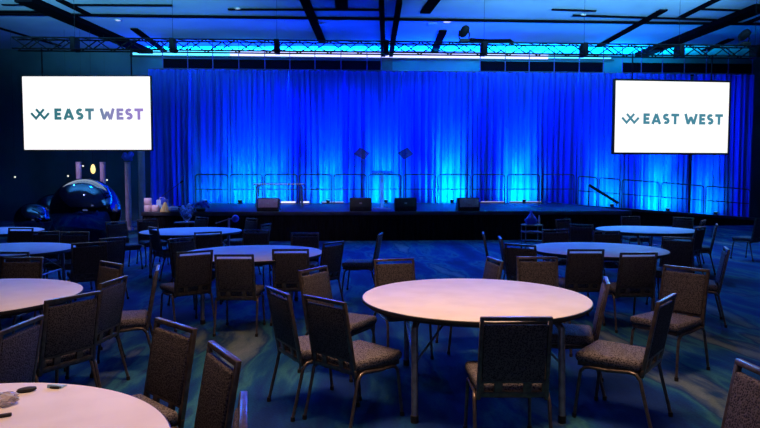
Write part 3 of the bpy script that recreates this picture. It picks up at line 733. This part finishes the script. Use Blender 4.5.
# (px, py of the top rail's centre, facing angle, label)
chairs = [
 (516.5,317.5,90,'dark-backed chair in front of the central pink table, its back squarely to the camera'),
 (667,298,141,'chair right of the central table with a bright blue glint on its top rail'),
 (607,280.5,163,'chair seen nearly edge-on at right end of the central table, seat tucked under it'),
 (686,267.5,217,'brown chair facing left behind the one with the blue glint, right of the central table'),
 (537,257,268,'brown chair facing the camera behind the right half of the central table'),
 (495,259,190,'chair seen edge-on just behind the far edge of the central table'),
 (394,259,285,'brown chair facing the camera behind the left end of the central table'),
 (313,268.5,330,'textured chair turned right, behind the pair of chairs left of the central table'),
 (277.5,290.5,31,'left one of the two overlapping chairs left of the central table'),
 (324,299,46,'right one of the two overlapping chairs left of the central table, seat fully in view'),
 (234,254.7,90,'chair back centred in front of the violet table, left of two pushed in'),
 (290.5,249.3,94,'chair back in front of the violet table, right of two pushed in'),
 (195,251.3,128,'chair turned left at the front left of the violet table'),
 (334,242.3,146,'dark chair at the right end of the violet table'),
 (305,233,268,'brown chair behind the right part of the violet table, facing the camera'),
 (256,230,270,'wide brown chair behind the middle of the violet table'),
 (208,232,300,'dark teal chair between the violet table and the blue table at left'),
 (181,238.2,325,'chair with pale outlined frame at the left end of the violet table'),
 (266,224,165,'dim chair at the right end of the blue left table'),
 (252,218.5,225,'dim small chair behind the right end of the blue left table'),
 (158,268,198,'edge-on chair with a white glint on its top rail, left of the violet table'),
 (74,296,152,'big dark chair back at the right side of the second nearest left table'),
 (114,279.8,176,'chair behind the big dark chair back, with pale slanting top rail'),
 (111.5,262.8,230,'brown chair facing left, behind the chair with pale slanting rail'),
 (23,257.5,268,'brown chair facing the camera behind the second nearest left table'),
 (10,252,90,'chair back right behind the brown one at the left frame edge'),
 (22,323.5,180,'chair at lower left frame edge, only its slanting top rail showing'),
 (175.5,323.5,227,'chair right of the nearest table, left one of two facing it'),
 (224,351,212,'chair with a violet-lit top rail, right one of two facing the nearest table'),
 (243.5,412,192,'chair at the bottom edge seen end-on, just a bright upright strip'),
 (771,374,184,'chair cut off in the bottom right corner of the frame'),
 (586,249.5,90,'chair back in front of the lavender table, left of two pushed in'),
 (639,252.8,93,'chair back in front of the lavender table, right of two pushed in'),
 (678,237.5,228,'blue-lit chair turned left at the right end of the lavender table'),
 (701,227,133,'dark chair in front of the farthest right table, legs in view'),
 (703.5,220.3,142,'chair with pale outlined slot at the right end of the farthest right table'),
 (683.5,217.6,225,'chair behind the right end of the farthest right table'),
 (717,224.3,153,'edge-on chair standing clear to the right of the farthest right table'),
 (727,248.3,157,'edge-on chair with a white glint on its rail, alone at right'),
 (763,218.5,110,'chair cut by the right frame edge near the ramp'),
 (630.5,216.3,270,'chair behind the middle of the farthest right table, facing the camera'),
 (606.5,231,270,'brown chair behind the lavender table, its right one'),
 (581,224.5,60,'dark teal chair left of the farthest right table, turned away'),
 (563,219.3,300,'small outlined chair at far left of the farthest right table'),
 (555,229.5,272,'brown chair behind the lavender table, its left one'),
 (520,244.6,51,'chair at the left end of the lavender table seen from behind'),
 (483,233,351,'left one of two thin edge-on chairs left of the lavender table'),
 (500,237.5,354,'right one of two thin edge-on chairs left of the lavender table'),
 (202,217.3,235,'small outlined chair behind the blue left table, below the flowers'),
 (147.5,219.3,308,'outlined chair at the far left of the blue left table'),
 (153,227.3,40,'dark chair with a pale top rail in front of the blue left table'),
 (116,221.7,320,'outlined chair standing apart, left of the blue left table'),
 (113,237.9,150,'blue-lit chair with a pale rail right of the third left table'),
 (89.5,242.8,122,'dark wide chair back at the right end of the third left table'),
 (21,228,268,'dark chair behind the third left table, its leftmost'),
 (46,231.5,272,'dark blue chair behind the third left table, its middle one'),
 (75,232,275,'reddish brown chair behind the third left table, its rightmost'),
 (379,233,180,'chair standing alone between the violet table and the stage, facing left'),
]
chairs[-1] = (380.5,233.8,172,'chair standing alone between the violet and central tables, facing left')
proto_c = make_chair()
for i, (px,py,fa,lab) in enumerate(chairs):
    o = proto_c if i == 0 else copy_tree(proto_c)
    p = at(px,py,CHH-.005); a_ = math.radians(fa-90)     # local +Y is the facing direction
    off = Matrix.Rotation(a_,3,'Z') @ Vector((0,TOPY,0))
    o.location = (p.x-off.x, p.y-off.y, 0); o.rotation_euler = (0,0,a_); o['label'] = lab

# ------------------------------------------------------------------ lights
BLUE = (.0,.004,1)
for px, e in ((185,10),(250,290),(320,340),(390,360),(460,300),(530,170),(600,250),(670,300),(730,170)):  # spots added without fixtures to keep the upper drapes deep blue
    p = atv(px,50,20.5); q = atv(px,100,VD)
    spot('drape_wash', rm(p.x+(3.2 if px<440 else -3.2),20.6,5.3), rm(q.x,VD,3.0), e*3.6, BLUE, math.radians(66), .9, .03)
# light behind the drapes washing the wall top and the ceiling
area('cove_wash', rm(2.0,24.9,5.6), rm(2.0,22.6,8), 2600, (.0,.03,1), 19, .3)
area('cove_wash', rm(9.5,24.9,5.6), rm(9.5,23.6,9), 600, (.0,.5,1), 8, .3)
a_ = area('cove_wash', rm(.5,25.1,6.1), rm(.5,25.1,9), 620, (.0,.7,1), 17, .15); a_.data.spread = math.radians(60)
# unseen teal fill added to brighten the ceiling, out of frame
a_ = area('ceiling_fill', rm(-7,13,5.55), rm(-7,17.5,7.1), 330, (.12,.5,.85), 8, .5); a_.data.spread = math.radians(50)
a_ = area('ceiling_fill', rm(7,13,5.55), rm(7,17.5,7.1), 430, (.13,.5,.9), 8, .5); a_.data.spread = math.radians(50)
# blue fill spots added at truss height to tint tables and floor
for u, e, g in ((-9,260,.2),(-4.5,380,.1),(0,420,.08),(4.5,420,.12),(9,420,.3)):
    spot('room_blue_fill', rm(u,17.2,5.25), rm(u*.75,10.5,0), e*2.2, (.02,g,1), math.radians(84), .8, .08)
for u in (-6,-2,2,6,10):
    spot('room_blue_fill', rm(u,16.9,5.25), rm(u,13.6,0), 620, (.0,.10 if u<5 else .22,1), math.radians(80), .9, .08)
area('cove_wash', rm(1.5,24.95,5.2), rm(1.5,26,6.4), 120, (.0,.03,1), 19, .2)  # added wash that turns the upper back wall bluer
spot('stage_fill_spot', rm(-1.2,12.5,6.6), rm(-1.2,18.6,1.1), 420, (.8,.6,1), math.radians(44), .8, .1)  # unseen lavender spot added to brighten the lectern and stage table
# warm house lights in the ceiling over the nearest tables, plus an added fill
a_ = area('house_or_fill_light', (.1,3.7,6.7), (.1,3.7,0), 106, (1,.57,.34), 4.4, 1.5); a_.data.spread = math.radians(74)
area('house_or_fill_light', (1,-4.2,3.0), (0,5,.5), 26, (.6,.55,1), 6, 1.5)  # unseen cool fill added behind the camera for the chair backs
area('house_or_fill_light', (4,5,6.7), (4,6.0,0), 16, (.75,.6,1), 2, 2)
# unseen spots added to brighten the columns and the supplies
spot('decor_fill_spot', rm(-9.0,18.6,5.7), rm(-9.2,21.5,1.0), 700, (.8,.55,1), math.radians(52), .7, .1)
spot('decor_fill_spot', rm(-6.0,13.5,5.6), rm(-5.9,17.2,.9), 1100, (.85,.65,1), math.radians(24), .7, .1)
w = bpy.data.worlds.new('world'); S.world = w; w.use_nodes = True
w.node_tree.nodes['Background'].inputs[0].default_value = (.02,.05,.15,1); w.node_tree.nodes['Background'].inputs[1].default_value = .3
